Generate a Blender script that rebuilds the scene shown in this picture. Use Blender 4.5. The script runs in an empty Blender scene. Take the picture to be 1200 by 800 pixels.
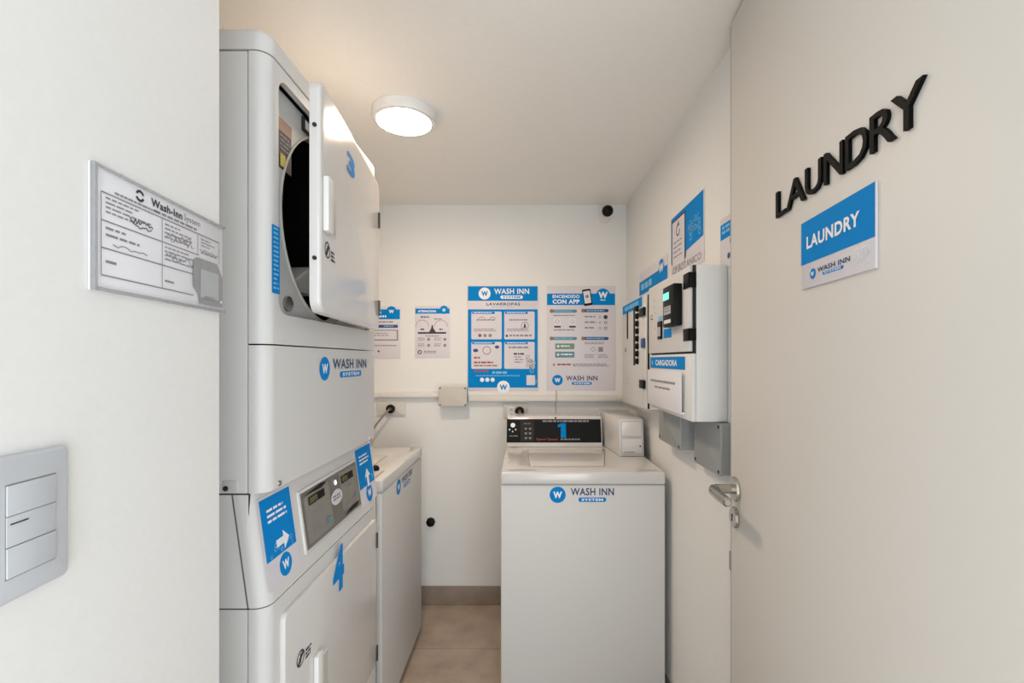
import bpy, bmesh, math, random
from mathutils import Matrix, Vector
random.seed(4)
C = bpy.context.scene.collection
R = math.radians
F = 16 / 36 * 1200            # focal length in pixels
CX, CY, EYE = 615, 422, 1.40  # vanishing point of the room depth, eye height

# ------------------------------------------------------------------ materials
def lin(c):
    return tuple(((v / 255) / 12.92 if v / 255 <= .04045 else ((v / 255 + .055) / 1.055) ** 2.4) for v in c) + (1,)
MATS = {}
def mat(name, rgb, rough=.5, metal=0, bump=0, scale=60, var=0, spec=.5, emit=0, alpha=1, coat=0):
    m = bpy.data.materials.new(name); m.use_nodes = True
    nt = m.node_tree; b = nt.nodes['Principled BSDF']
    col = lin(rgb)
    b.inputs['Base Color'].default_value = col
    b.inputs['Roughness'].default_value = rough
    b.inputs['Metallic'].default_value = metal
    b.inputs['Specular IOR Level'].default_value = spec
    b.inputs['Coat Weight'].default_value = coat
    b.inputs['Coat Roughness'].default_value = .08
    if emit:
        b.inputs['Emission Color'].default_value = col
        b.inputs['Emission Strength'].default_value = emit
    b.inputs['Alpha'].default_value = alpha
    tc = nt.nodes.new('ShaderNodeTexCoord')
    nz = nt.nodes.new('ShaderNodeTexNoise'); nz.inputs['Scale'].default_value = scale; nz.inputs['Detail'].default_value = 4
    nt.links.new(tc.outputs['Object'], nz.inputs['Vector'])
    mr = nt.nodes.new('ShaderNodeMapRange')
    mr.inputs['To Min'].default_value = max(0, rough - .04); mr.inputs['To Max'].default_value = min(1, rough + .04)
    nt.links.new(nz.outputs['Fac'], mr.inputs['Value']); nt.links.new(mr.outputs['Result'], b.inputs['Roughness'])
    if var:
        rp = nt.nodes.new('ShaderNodeValToRGB')
        rp.color_ramp.elements[0].position = .3; rp.color_ramp.elements[1].position = .7
        rp.color_ramp.elements[0].color = tuple(v * (1 - var) for v in col[:3]) + (1,)
        rp.color_ramp.elements[1].color = tuple(min(1, v * (1 + var)) for v in col[:3]) + (1,)
        nt.links.new(nz.outputs['Fac'], rp.inputs['Fac']); nt.links.new(rp.outputs['Color'], b.inputs['Base Color'])
    if bump:
        bp = nt.nodes.new('ShaderNodeBump'); bp.inputs['Strength'].default_value = bump; bp.inputs['Distance'].default_value = .002
        nt.links.new(nz.outputs['Fac'], bp.inputs['Height']); nt.links.new(bp.outputs['Normal'], b.inputs['Normal'])
    MATS[name] = m
    return m
WALL = mat('wall_paint', (231, 231, 229), .75, bump=.12, scale=90, var=.012)
CEIL = mat('ceiling_paint', (240, 237, 232), .8, bump=.1, scale=70, var=.012)
ENAM = mat('white_enamel', (213, 211, 209), .17, scale=12, coat=.3)
ENAM2 = mat('white_panel_enamel', (211, 210, 208), .5, scale=12)
DOORM = mat('door_lacquer', (218, 215, 210), .5, bump=.04, scale=40)
PLAST = mat('white_plastic', (226, 226, 224), .4, scale=30)
SWITCH = mat('grey_white_switch_plastic', (192, 196, 201), .35, scale=30)
OUTL = mat('outlet_plastic', (211, 207, 200), .4, scale=30)
GREYP = mat('grey_plastic', (196, 192, 184), .45, scale=30)
GREYB = mat('grey_box_plastic', (176, 179, 180), .4, scale=30)
BLUE = mat('print_blue', (0, 133, 209), .6, scale=50, var=.02, spec=.1)
DBLUE = mat('print_dark_blue', (38, 70, 130), .5, scale=50)
TEAL = mat('print_teal', (92, 140, 150), .5, scale=50)
GREEN = mat('print_grey_green', (112, 150, 130), .5, scale=50)
LBLUE = mat('print_light_blue', (120, 190, 232), .5, scale=50)
PAPER = mat('poster_paper', (217, 213, 219), .45, scale=30)
PAPERG = mat('sheet_paper', (226, 226, 230), .35, scale=30)
INK = mat('print_ink', (50, 48, 60), .55, scale=60)
INKG = mat('print_grey_ink', (140, 136, 144), .55, scale=60)
INKR = mat('print_red_ink', (170, 70, 60), .55, scale=60)
NAVY = mat('print_navy', (40, 62, 110), .5, scale=60)
WHITEI = mat('print_white', (240, 244, 248), .5, scale=60)
BLACK = mat('black_plastic', (9, 9, 10), .5, scale=40, spec=.2)
LETTER = mat('black_acrylic', (5, 5, 5), .55, scale=40, spec=.12)
GAP = mat('dark_gap', (38, 36, 34), .8, scale=40)
DRUM = mat('dark_drum_metal', (20, 20, 21), .55, metal=.3, scale=40)
PANELB = mat('black_control_panel', (10, 9, 10), .45, scale=40, spec=.2)
CONSG = mat('grey_console_overlay', (136, 131, 124), .4, scale=40)
CONSD = mat('grey_console_border', (112, 107, 101), .4, scale=40)
LCD = mat('green_display', (78, 74, 30), .25, scale=40)
LCDE = mat('lit_cyan_display', (120, 235, 220), .3, scale=40, emit=.6)
LED = mat('lit_white_indicator', (255, 255, 255), .3, scale=40, emit=1.5)
CHROME = mat('brushed_nickel', (190, 186, 178), .24, metal=1, scale=40)
HINGE = mat('dark_hinge_metal', (78, 72, 66), .4, metal=.5, scale=40)
BOXG = mat('mid_grey_box_plastic', (150, 153, 154), .45, scale=30)
STEEL = mat('dull_steel', (160, 158, 154), .35, metal=.9, scale=40)
YELL = mat('yellow_warning', (214, 200, 40), .5, scale=40)
BRONZE = mat('brown_warning', (150, 110, 84), .5, scale=40)
BRASS = mat('copper_brown_plug', (96, 66, 44), .4, scale=40)
SKIRT = mat('skirting_tile', (146, 131, 117), .5, scale=14, var=.12)
ACRYL = mat('clear_acrylic', (172, 174, 176), .15, scale=30, alpha=.5)
SMOKE = mat('grey_translucent_sticker', (150, 150, 152), .35, scale=30)
CABLE = mat('grey_cable', (150, 138, 126), .5, scale=40)
PIPE = mat('white_conduit_plastic', (222, 217, 211), .4, scale=40)
LAMPE = mat('lamp_diffuser', (255, 229, 201), .5, emit=1)
LAMPE.node_tree.nodes['Principled BSDF'].inputs['Emission Strength'].default_value = 112

def floor_mat():
    m = bpy.data.materials.new('beige_floor_tile'); m.use_nodes = True
    nt = m.node_tree; b = nt.nodes['Principled BSDF']; b.inputs['Roughness'].default_value = .35
    tc = nt.nodes.new('ShaderNodeTexCoord')
    mp = nt.nodes.new('ShaderNodeMapping'); mp.inputs['Location'].default_value = (.05, .19, 0)
    br = nt.nodes.new('ShaderNodeTexBrick'); br.offset = 0
    br.inputs['Scale'].default_value = 1; br.inputs['Mortar Size'].default_value = .0022
    br.inputs['Brick Width'].default_value = .6; br.inputs['Row Height'].default_value = .6
    br.inputs['Color1'].default_value = (1, 1, 1, 1); br.inputs['Color2'].default_value = (.95, .95, .95, 1)
    br.inputs['Mortar'].default_value = (.62, .6, .58, 1)
    nz = nt.nodes.new('ShaderNodeTexNoise'); nz.inputs['Scale'].default_value = 7; nz.inputs['Detail'].default_value = 8
    rp = nt.nodes.new('ShaderNodeValToRGB')
    rp.color_ramp.elements[0].position = .3; rp.color_ramp.elements[1].position = .72
    rp.color_ramp.elements[0].color = lin((166, 147, 130)); rp.color_ramp.elements[1].color = lin((196, 179, 163))
    mx = nt.nodes.new('ShaderNodeMixRGB'); mx.blend_type = 'MULTIPLY'; mx.inputs[0].default_value = 1
    nt.links.new(tc.outputs['Object'], mp.inputs['Vector']); nt.links.new(mp.outputs['Vector'], br.inputs['Vector'])
    nt.links.new(tc.outputs['Object'], nz.inputs['Vector']); nt.links.new(nz.outputs['Fac'], rp.inputs['Fac'])
    nt.links.new(rp.outputs['Color'], mx.inputs[1]); nt.links.new(br.outputs['Color'], mx.inputs[2])
    nt.links.new(mx.outputs['Color'], b.inputs['Base Color'])
    return m
FLOOR = floor_mat()

# ------------------------------------------------------------------ mesh builder
_text = {}
def glyphs(s, bold):
    k = (s, bold)
    if k not in _text:
        cu = bpy.data.curves.new('t', 'FONT'); cu.body = s; cu.offset = bold; cu.resolution_u = 3
        cu.space_character = 1.08 if bold > .015 else 1.0
        o = bpy.data.objects.new('t', cu); C.objects.link(o)
        dg = bpy.context.evaluated_depsgraph_get(); dg.update()
        me = o.evaluated_get(dg).to_mesh()
        vs = [(v.co.x, v.co.y) for v in me.vertices]; fs = [tuple(p.vertices) for p in me.polygons]
        o.evaluated_get(dg).to_mesh_clear()
        bpy.data.objects.remove(o); bpy.data.curves.remove(cu)
        x0 = min(v[0] for v in vs); x1 = max(v[0] for v in vs); y0 = min(v[1] for v in vs); y1 = max(v[1] for v in vs)
        _text[k] = ([((v[0] - x0) / (x1 - x0), (v[1] - y0) / (y1 - y0)) for v in vs], fs)
    return _text[k]

def rrect(x0, x1, z0, z1, r, n=6):
    pts = []
    for cx, cz, a in ((x1 - r, z1 - r, 0), (x0 + r, z1 - r, 90), (x0 + r, z0 + r, 180), (x1 - r, z0 + r, 270)):
        for i in range(n + 1):
            t = R(a + 90 * i / n); pts.append((cx + r * math.cos(t), cz + r * math.sin(t)))
    return pts
def circ(cx, cz, rx, rz=None, n=28, a0=0, a1=360):
    rz = rx if rz is None else rz
    full = abs(a1 - a0) >= 360
    k = n if full else n + 1
    return [(cx + rx * math.cos(R(a0 + (a1 - a0) * i / n)), cz + rz * math.sin(R(a0 + (a1 - a0) * i / n))) for i in range(k)]

class B:
    """one mesh; prints and panels face local -Y"""
    def __init__(s):
        s.bm = bmesh.new(); s.mats = []; s.M = Matrix.Identity(4)
    def mi(s, m):
        if m not in s.mats: s.mats.append(m)
        return s.mats.index(m)
    def v(s, p): return s.bm.verts.new(s.M @ Vector(p))
    def face(s, vs, m):
        try: f = s.bm.faces.new(vs); f.material_index = s.mi(m); return f
        except ValueError: return None
    def prism(s, poly, axis, lo, hi, m, bev=0, seg=3, ends='both'):
        mk = {'Y': lambda a, b, c: (a, c, b), 'Z': lambda a, b, c: (a, b, c), 'X': lambda a, b, c: (c, a, b)}[axis]
        A = [s.v(mk(a, b, lo)) for a, b in poly]; D = [s.v(mk(a, b, hi)) for a, b in poly]
        fs = [s.face(A, m), s.face(D[::-1], m)]
        n = len(poly)
        for i in range(n): fs.append(s.face([A[i], D[i], D[(i + 1) % n], A[(i + 1) % n]], m))
        fs = [f for f in fs if f]
        bmesh.ops.recalc_face_normals(s.bm, faces=fs)
        if bev:
            es = [e for f, q in ((fs[0], 'lo'), (fs[1], 'hi')) if ends in (q, 'both') for e in f.edges]
            bmesh.ops.bevel(s.bm, geom=es, offset=bev, segments=seg, profile=.5, affect='EDGES', clamp_overlap=True)
    def box(s, x0, x1, y0, y1, z0, z1, m, bev=0, seg=2):
        A = [s.v((x, y, z)) for x in (x0, x1) for y in (y0, y1) for z in (z0, z1)]
        fs = [s.face([A[i] for i in q], m) for q in ((0, 1, 3, 2), (4, 6, 7, 5), (0, 4, 5, 1), (2, 3, 7, 6), (0, 2, 6, 4), (1, 5, 7, 3))]
        bmesh.ops.recalc_face_normals(s.bm, faces=fs)
        if bev:
            es = list({e for f in fs for e in f.edges})
            bmesh.ops.bevel(s.bm, geom=es, offset=bev, segments=seg, profile=.5, affect='EDGES', clamp_overlap=True)
    def tube(s, pts, r, m, n=12, cap=True):
        pts = [Vector(p) for p in pts]; rs = r if isinstance(r, (list, tuple)) else [r] * len(pts)
        rings = []; up = None
        for i, p in enumerate(pts):
            t = (pts[min(i + 1, len(pts) - 1)] - pts[max(i - 1, 0)]).normalized()
            if up is None: up = Vector((0, 0, 1)) if abs(t.z) < .9 else Vector((1, 0, 0))
            a = t.cross(up).normalized(); b = a.cross(t).normalized(); up = b
            rings.append([s.v(p + rs[i] * (math.cos(2 * math.pi * k / n) * a + math.sin(2 * math.pi * k / n) * b)) for k in range(n)])
        fs = []
        for A, D in zip(rings, rings[1:]):
            for k in range(n): fs.append(s.face([A[k], A[(k + 1) % n], D[(k + 1) % n], D[k]], m))
        if cap: fs += [s.face(rings[0][::-1], m), s.face(rings[-1], m)]
        bmesh.ops.recalc_face_normals(s.bm, faces=[f for f in fs if f])
    def lathe(s, prof, m, c=(0, 0, 0), axis='Z', n=48):
        rings = []
        for r, h in prof:
            ring = []
            for k in range(n):
                a = 2 * math.pi * k / n; u, w = r * math.cos(a), r * math.sin(a)
                p = {'Z': (u, w, h), 'Y': (u, h, w), 'X': (h, u, w)}[axis]
                ring.append(s.v((c[0] + p[0], c[1] + p[1], c[2] + p[2])))
            rings.append(ring)
        fs = []
        for A, D in zip(rings, rings[1:]):
            for k in range(n): fs.append(s.face([A[k], A[(k + 1) % n], D[(k + 1) % n], D[k]], m))
        fs += [s.face(rings[0], m), s.face(rings[-1], m)]
        bmesh.ops.recalc_face_normals(s.bm, faces=[f for f in fs if f])
    # ---- flat print (thin solids lying on a surface at local y)
    def flat(s, pts, y, m):
        s.face([s.v((a, y, b)) for a, b in pts], m)
    def rect(s, x0, x1, z0, z1, y, m): s.flat([(x0, z0), (x1, z0), (x1, z1), (x0, z1)], y, m)
    def text(s, t, x0, x1, z0, z1, y, m, bold=0, depth=0, rot=0):
        vs, fs = glyphs(t, bold)
        def tr(a, b):
            if rot == 90: a, b = 1 - b, a
            return x0 + a * (x1 - x0), z0 + b * (z1 - z0)
        P = [tr(*q) for q in vs]
        V = [s.v((a, y, b)) for a, b in P]
        new = [s.face([V[i] for i in f], m) for f in fs]
        if depth:
            new = [f for f in new if f]
            W = [s.v((a, y + depth, b)) for a, b in P]
            cnt = {}
            for f in fs:
                for i in range(len(f)):
                    e = (f[i], f[(i + 1) % len(f)]); cnt[frozenset(e)] = cnt.get(frozenset(e), []) + [e]
            for f in fs: new.append(s.face([W[i] for i in reversed(f)], m))
            for k, e in cnt.items():
                if len(e) == 1:
                    a, b = e[0]; new.append(s.face([V[b], V[a], W[a], W[b]], m))
            bmesh.ops.recalc_face_normals(s.bm, faces=[f for f in new if f])
    def ring(s, cx, cz, r0, r1, y, m, a0=0, a1=360, n=28, asp=1):
        O = circ(cx, cz, r1, r1 * asp, n, a0, a1); I = circ(cx, cz, r0, r0 * asp, n, a0, a1)
        if abs(a1 - a0) >= 360: O.append(O[0]); I.append(I[0])
        for i in range(len(O) - 1): s.flat([I[i], O[i], O[i + 1], I[i + 1]], y, m)
    def lines(s, x0, x1, z0, z1, n, y, m, fill=.45, ragged=.3):
        """rows of unreadable small print as broken word bars"""
        h = (z1 - z0) / n
        for i in range(n):
            zt = z1 - i * h; xe = x1 - random.random() * ragged * (x1 - x0); x = x0
            while x < xe:
                w = min(h * random.uniform(.8, 2.6), xe - x)
                if w > h * .2: s.rect(x, x + w, zt - h * fill, zt, y, m)
                x += w + h * .35
    def clusters(s):
        """far-apart islands of the mesh (separate blocks of print), each a list of vertices"""
        seen, isl = set(), []
        for v in s.bm.verts:
            if v in seen: continue
            st, got = [v], []; seen.add(v)
            while st:
                q = st.pop(); got.append(q)
                for e in q.link_edges:
                    o = e.other_vert(q)
                    if o not in seen: seen.add(o); st.append(o)
            isl.append(got)
        bx = [[(min(v.co[i] for v in g), max(v.co[i] for v in g)) for i in range(3)] for g in isl]
        sz = [max(h - l for l, h in b) for b in bx]; par = list(range(len(isl)))
        def find(i):
            while par[i] != i: i = par[i]
            return i
        for i in range(len(isl)):
            for j in range(i):
                g = sum(max(0, bx[i][k][0] - bx[j][k][1], bx[j][k][0] - bx[i][k][1]) ** 2 for k in range(3)) ** .5
                if g <= max(.019, .48 * max(sz[i], sz[j])): par[find(i)] = find(j)
        out = {}
        for i, g in enumerate(isl): out.setdefault(find(i), []).extend(g)
        return list(out.values())
    def build(s, name, parent=None, M=None, smooth=35):
        if parent and len(s.bm.verts) < 6000:
            cl = s.clusters()
            if len(cl) > 1:
                res = None
                for g in cl:
                    q = B(); q.mats = list(s.mats); old = {}
                    gs = set(g)
                    for v in g: old[v] = q.bm.verts.new(v.co)
                    for f in s.bm.faces:
                        if f.verts[0] in gs:
                            nf = q.bm.faces.new([old[v] for v in f.verts]); nf.material_index = f.material_index
                    used = sorted({f.material_index for f in q.bm.faces}); q.mats = [s.mats[i] for i in used]
                    for f in q.bm.faces: f.material_index = used.index(f.material_index)
                    o = q.finish(name, parent, M, smooth)
                    res = res or o
                s.bm.free(); return res
        return s.finish(name, parent, M, smooth)
    def finish(s, name, parent=None, M=None, smooth=35):
        me = bpy.data.meshes.new(name); s.bm.to_mesh(me); s.bm.free()
        for m in s.mats: me.materials.append(m)
        me.shade_smooth(); me.set_sharp_from_angle(angle=R(smooth))
        o = bpy.data.objects.new(name, me); C.objects.link(o)
        if parent: o.parent = parent
        if M is not None: o.matrix_world = M
        return o

def cut(b, *cutters):
    """subtract meshes from b (exact boolean, evaluated, no operators)"""
    def tmp(x):
        me = bpy.data.meshes.new('x'); x.bm.to_mesh(me)
        for m in x.mats: me.materials.append(m)
        o = bpy.data.objects.new('x', me); C.objects.link(o); return o
    a = tmp(b); cs = [tmp(c) for c in cutters]
    for c in cs:
        md = a.modifiers.new('b', 'BOOLEAN'); md.operation = 'DIFFERENCE'; md.solver = 'EXACT'; md.object = c
    dg = bpy.context.evaluated_depsgraph_get(); dg.update()
    me = bpy.data.meshes.new_from_object(a.evaluated_get(dg))
    r = B(); r.mats = [m for m in me.materials]; r.bm.from_mesh(me)
    for o in [a] + cs: bpy.data.objects.remove(o)
    return r

def fr(x, y, z, deg): return Matrix.Translation((x, y, z)) @ Matrix.Rotation(R(deg), 4, 'Z')
def L(M, px, py, y=0):
    """local (x, z) where the photograph's line of sight meets the plane local y of frame M"""
    Mi = M.inverted(); o = Mi @ Vector((0, 0, EYE)); d = Mi.to_3x3() @ Vector(((px - CX) / F, 1, (CY - py) / F))
    p = o + d * ((y - o.y) / d.y); return p.x, p.z
def tag(o, label=None, cat=None, group=None, kind=None):
    if label: o['label'] = label
    if cat: o['category'] = cat
    if group: o['group'] = group
    if kind: o['kind'] = kind
    return o
def thing(name, label, cat, M, group=None):
    o = bpy.data.objects.new(name, None); C.objects.link(o); o.matrix_world = M; o.empty_display_size = .1
    return tag(o, label, cat, group)
def struct(name, b, M=None, parent=None):
    o = b.build(name, parent, M)
    if not parent: o['kind'] = 'structure'
    return o
def dup(o, parent=None):
    c = o.copy(); C.objects.link(c)
    if parent: c.parent = parent
    for ch in list(o.children): dup(ch, c)
    return c

EPS = .0006
# printed logo: blue badge + WASH INN + SYSTEM pill, in a box x0..x1, z0..z1
def logo(b, x0, x1, z0, z1, y, inv=False, word=NAVY):
    h = z1 - z0; r = h / 2
    b.flat(circ(x0 + r, z0 + r, r), y, WHITEI if inv else BLUE)
    b.text('W', x0 + r * .45, x0 + r * 1.55, z0 + r * .58, z0 + r * 1.4, y - EPS, BLUE if inv else WHITEI, bold=.05)
    tx = x0 + 2 * r + h * .3
    b.text('WASH INN', tx, x1, z0 + h * .46, z0 + h * .92, y, word, bold=.024)
    w = x1 - tx
    b.flat(rrect(tx + w * .18, tx + w * .82, z0 + h * .06, z0 + h * .34, h * .13), y, WHITEI if inv else BLUE)
    b.text('SYSTEM', tx + w * .25, tx + w * .75, z0 + h * .12, z0 + h * .28, y - EPS, BLUE if inv else WHITEI, bold=.03)
def badge(b, cx, cz, r, y, disc=BLUE, w=WHITEI):
    b.flat(circ(cx, cz, r), y, disc)
    b.text('W', cx - r * .55, cx + r * .55, cz - r * .4, cz + r * .42, y - EPS, w, bold=.05)
def bubbles(b, x0, x1, z0, z1, n, y, m, rmin=.002, rmax=.007):
    for _ in range(n):
        r = random.uniform(rmin, rmax); b.ring(random.uniform(x0 + r, x1 - r), random.uniform(z0 + r, z1 - r), r * .7, r, y, m, n=12)

# ------------------------------------------------------------------ room
H = 2.29; YB = 2.61; XR = .583; XL = -1.262
b = B(); b.box(-1.4, 1.4, -1.6, 2.75, -.06, 0, FLOOR); struct('floor', b)
b = B(); b.box(-1.4, 1.4, -1.6, 2.75, H, H + .08, CEIL); struct('ceiling', b)
b = B(); b.box(-1.4, .72, YB, YB + .12, 0, H, WALL); struct('wall_back', b)
b = B(); b.box(XR, XR + .13, .42, YB, 0, H, WALL); struct('wall_right', b)
b = B(); b.box(XL - .13, XL, .686, YB, 0, H, WALL); struct('wall_left', b)
wl = lambda y: -.44 - .088 * (y - .45)
b = B(); b.prism([(wl(-1.5), -1.5), (wl(.686), .686), (-1.39, .686), (-1.39, -1.5)], 'Z', 0, H, WALL, 0); struct('wall_front', b)
b = B(); b.box(.475, 1.35, .28, .395, 0, H, WALL); struct('wall_entrance', b)
# tile skirting
b = B(); b.box(XL, XR, YB - .009, YB, 0, .108, SKIRT, .002)
struct('baseboard_back', b)
b = B(); b.box(XR - .009, XR, .45, YB - .01, 0, .108, SKIRT, .002); struct('baseboard_right', b)
b = B(); b.box(XL, XL + .009, .70, YB - .01, 0, .108, SKIRT, .002); struct('baseboard_left', b)

# ------------------------------------------------------------------ door (open, seen from its inside)
MD = fr(.54, 1.19, 0, -95.37)
door = thing('door_1', None, None, MD); door['kind'] = 'structure'
b = B(); b.box(0, .79, 0, .036, .008, 2.278, DOORM, .0015); b.build('door_leaf', door)
b = B(); b.box(-.015, -.0005, .003, .030, .008, 2.278, GREYB); b.build('rebate_edge', door)
b = B(); zz = L(MD, 855, 657)[1]; b.box(-.020, -.006, .0005, .024, zz - .025, zz + .025, STEEL, .002); b.build('latch_plate', door)
ux, uz = L(MD, 863, 573)
hd = B()
hd.lathe([(.0, .0), (.030, .0), (.031, -.004), (.029, -.009), (.0, -.0095)], CHROME, (ux, 0, uz), 'Y', 40)
hd = hd.build('door_handle', door)
b = B()
b.tube([(ux, -.008, uz), (ux, -.03, uz), (ux + .001, -.047, uz), (ux + .008, -.058, uz), (ux + .024, -.062, uz), (ux + .06, -.062, uz), (ux + .112, -.06, uz), (ux + .118, -.06, uz)],
       [.0115, .0115, .012, .0125, .0128, .0124, .0115, .007], CHROME, 20)
b.build('lever', hd)
kx, kz = L(MD, 862.5, 606)
b = B(); b.lathe([(.0, .0), (.026, .0), (.027, -.004), (.024, -.009), (.0, -.0095)], CHROME, (kx, 0, kz), 'Y', 40); ke = b.build('keyhole_plate', door)
b = B(); b.flat(circ(kx - .002, kz + .004, .0042), -.0101, BLACK); b.flat([(kx - .004, kz + .003), (kx, kz + .003), (kx + .001, kz - .01), (kx - .005, kz - .01)], -.0101, BLACK); b.build('keyhole', ke)

# black letters on the door
t = thing('door_lettering', 'row of raised black capital letters reading LAUNDRY on the open door', 'lettering', MD @ Matrix.Translation((0, 0, 0)))
spans = [('L', 912.5, 924), ('A', 924.5, 946.5), ('U', 947, 966.5), ('N', 969.5, 992), ('D', 995, 1021), ('R', 1024, 1053), ('Y', 1049, 1088)]
zl0 = L(MD, 918, 253)[1]; zl1 = L(MD, 1082, 96)[1]
base0, top0 = L(MD, 914, 253.5)[1], L(MD, 914, 223)[1]
base1, top1 = L(MD, 1072, 150.5)[1], L(MD, 1072, 103)[1]
zb, zt = (base0 + base1) / 2, (top0 + top1) / 2
lx0 = L(MD, 912.5, 240)[0]; lx1 = L(MD, 1088, 110)[0]
for ch, p0, p1 in spans:
    k = (L(MD, (p0 + p1) / 2, 0)[0] - lx0) / (lx1 - lx0)
    z0 = base0 + (base1 - base0) * k; z1 = top0 + (top1 - top0) * k
    b = B(); b.text(ch, L(MD, p0, 0)[0], L(MD, p1, 0)[0], zb, zt, -.006, LETTER, bold=.004, depth=.0055); b.build('letter', t)

# blue laundry sign on the door
x0, z1 = L(MD, 942, 262); x1, _ = L(MD, 1029.5, 213)
z0 = (L(MD, 942, 338)[1] + L(MD, 1030, 315.5)[1]) / 2; z1 = (z1 + L(MD, 1029.5, 213)[1]) / 2
zs = (L(MD, 943, 309)[1] + L(MD, 1029, 280)[1]) / 2
b = B(); b.box(x0, x1, -.004, -.0003, z0, z1, PAPER, .0005)
sg = b.build('door_sign', None, MD); tag(sg, 'small rectangular sign on the door with white LAUNDRY lettering on a blue upper panel', 'sign')
b = B(); b.rect(x0, x1, zs, z1, -.0046, BLUE); b.build('blue_panel', sg)
w = x1 - x0; h = z1 - z0
b = B(); b.text('LAUNDRY', x0 + w * .10, x0 + w * .84, zs + (z1 - zs) * .33, zs + (z1 - zs) * .62, -.0053, WHITEI, bold=.035); b.build('lettering', sg)
b = B(); logo(b, x0 + w * .15, x0 + w * .72, z0 + (zs - z0) * .30, z0 + (zs - z0) * .72, -.0046); b.build('logo', sg)
b = B(); bubbles(b, x0 + w * .76, x1 - .003, z0 + .004, zs - .004, 16, -.0046, MATS['print_white'], .002, .007); b.build('bubble_pattern', sg)

# ------------------------------------------------------------------ front left wall: notice holder and light switch
MF = fr(wl(.686), .686, 0, 90 + math.degrees(math.atan(.088)))
x0, z1a = L(MF, 107, 191, -.004); x1, z1b = L(MF, 262, 264, -.004); z0a = L(MF, 107, 343, -.004)[1]; z0b = L(MF, 260, 364, -.004)[1]
z0, z1 = (z0a + z0b) / 2, (z1a + z1b) / 2
w, h = x1 - x0, z1 - z0
SX = lambda f: x0 + w * f
SZ = lambda f: z0 + h * f
b = B(); b.box(x0, x1, -.0025, -.0005, z0, z1, PAPERG, .0006)
ns = b.build('notice_holder', None, MF); tag(ns, 'clear holder with a ruled inspection form on the left wall above the light switch', 'notice')
b = B(); b.box(x0, x0 + .0045, -.007, -.0026, z0, z1, ACRYL, .0008); b.box(x0 + .0046, x1, -.0065, -.0035, z0, z0 + .004, ACRYL, .0005); b.box(x0 + .0046, x1, -.0065, -.0035, z1 - .003, z1, ACRYL, .0005); b.build('clear_edge', ns)
b = B()
b.text('Wash-Inn', SX(.36), SX(.60), SZ(.865), SZ(.94), -.0032, INK, bold=.03)
b.text('System', SX(.615), SX(.76), SZ(.855), SZ(.94), -.0032, INKG)
b.lines(SX(.38), SX(.74), SZ(.80), SZ(.845), 1, -.0032, INKG, .5, 0)
b.ring(SX(.285), SZ(.905), h * .030, h * .052, -.0032, INK, 20, 160); b.ring(SX(.285), SZ(.905), h * .030, h * .052, -.0032, INK, 200, 340)
b.lines(SX(.13), SX(.42), SZ(.815), SZ(.84), 1, -.0032, INKG, .7, 0)
b.build('heading', ns)
b = B()
X0, XA, XB, X1 = .055, .44, .74, .955
def bar(a, c, e, g, m=INK): b.rect(SX(a), SX(c), SZ(e), SZ(g), -.0032, m)
for v, e in ((.80, X1), (.575, .75), (.355, .72), (.135, .70)): bar(X0, e, v - .007, v + .004, INKG)
for u, lo, hi in ((X0, .135, .80), (XA, .135, .80), (XB, .575, .80), (X1, .55, .80)): bar(u - .002, u + .002, lo, hi, INKG)
b.build('form_grid', ns)
b = B()
for (a, c, e, g, n) in ((.08, .36, .62, .77, 4), (.08, .30, .42, .53, 2), (.46, .70, .60, .76, 4), (.46, .72, .39, .54, 4), (.08, .18, .20, .26, 1), (.77, .93, .66, .76, 3), (.46, .55, .17, .22, 1), (.77, .93, .58, .62, 1)):
    b.lines(SX(a), SX(c), SZ(e), SZ(g), n, -.0032, INKG, .35, .5)
def squiggle(u0, u1, v, amp, n, m=INKG):
    P = [(SX(u0 + (u1 - u0) * i / n), -.0034, SZ(v + random.uniform(-amp, amp))) for i in range(n + 1)]
    b.tube(P, .0005, m, 5)
squiggle(.22, .37, .665, .02, 14, INK); squiggle(.24, .36, .63, .015, 12, INK); squiggle(.12, .33, .40, .015, 8)
squiggle(.46, .70, .64, .04, 14); squiggle(.47, .71, .46, .04, 14); squiggle(.50, .68, .66, .05, 9); squiggle(.76, .94, .63, .02, 12)
b.build('handwriting', ns)
b = B(); b.flat([(SX(.69), SZ(.50)), (SX(.69), SZ(.23)), (SX(.74), SZ(.16)), (SX(.75), SZ(.06)), (SX(.985), SZ(.06)), (SX(.985), SZ(.40)), (SX(.93), SZ(.54)), (SX(.72), SZ(.54))], -.0042, SMOKE)
b.rect(SX(.755), SX(.94), SZ(.13), SZ(.43), -.0046, GREYB)
o = b.build('grey_sticker', ns); o['label'] = 'grey cut corner sticker on the lower right of the form'
b = B(); b.lines(SX(.79), SX(.9), SZ(.10), SZ(.15), 2, -.0050, INKG, .4, .2); b.flat(circ(SX(.965), SZ(.12), .0022), -.0050, WHITEI); b.build('sticker_print', o)

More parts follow.
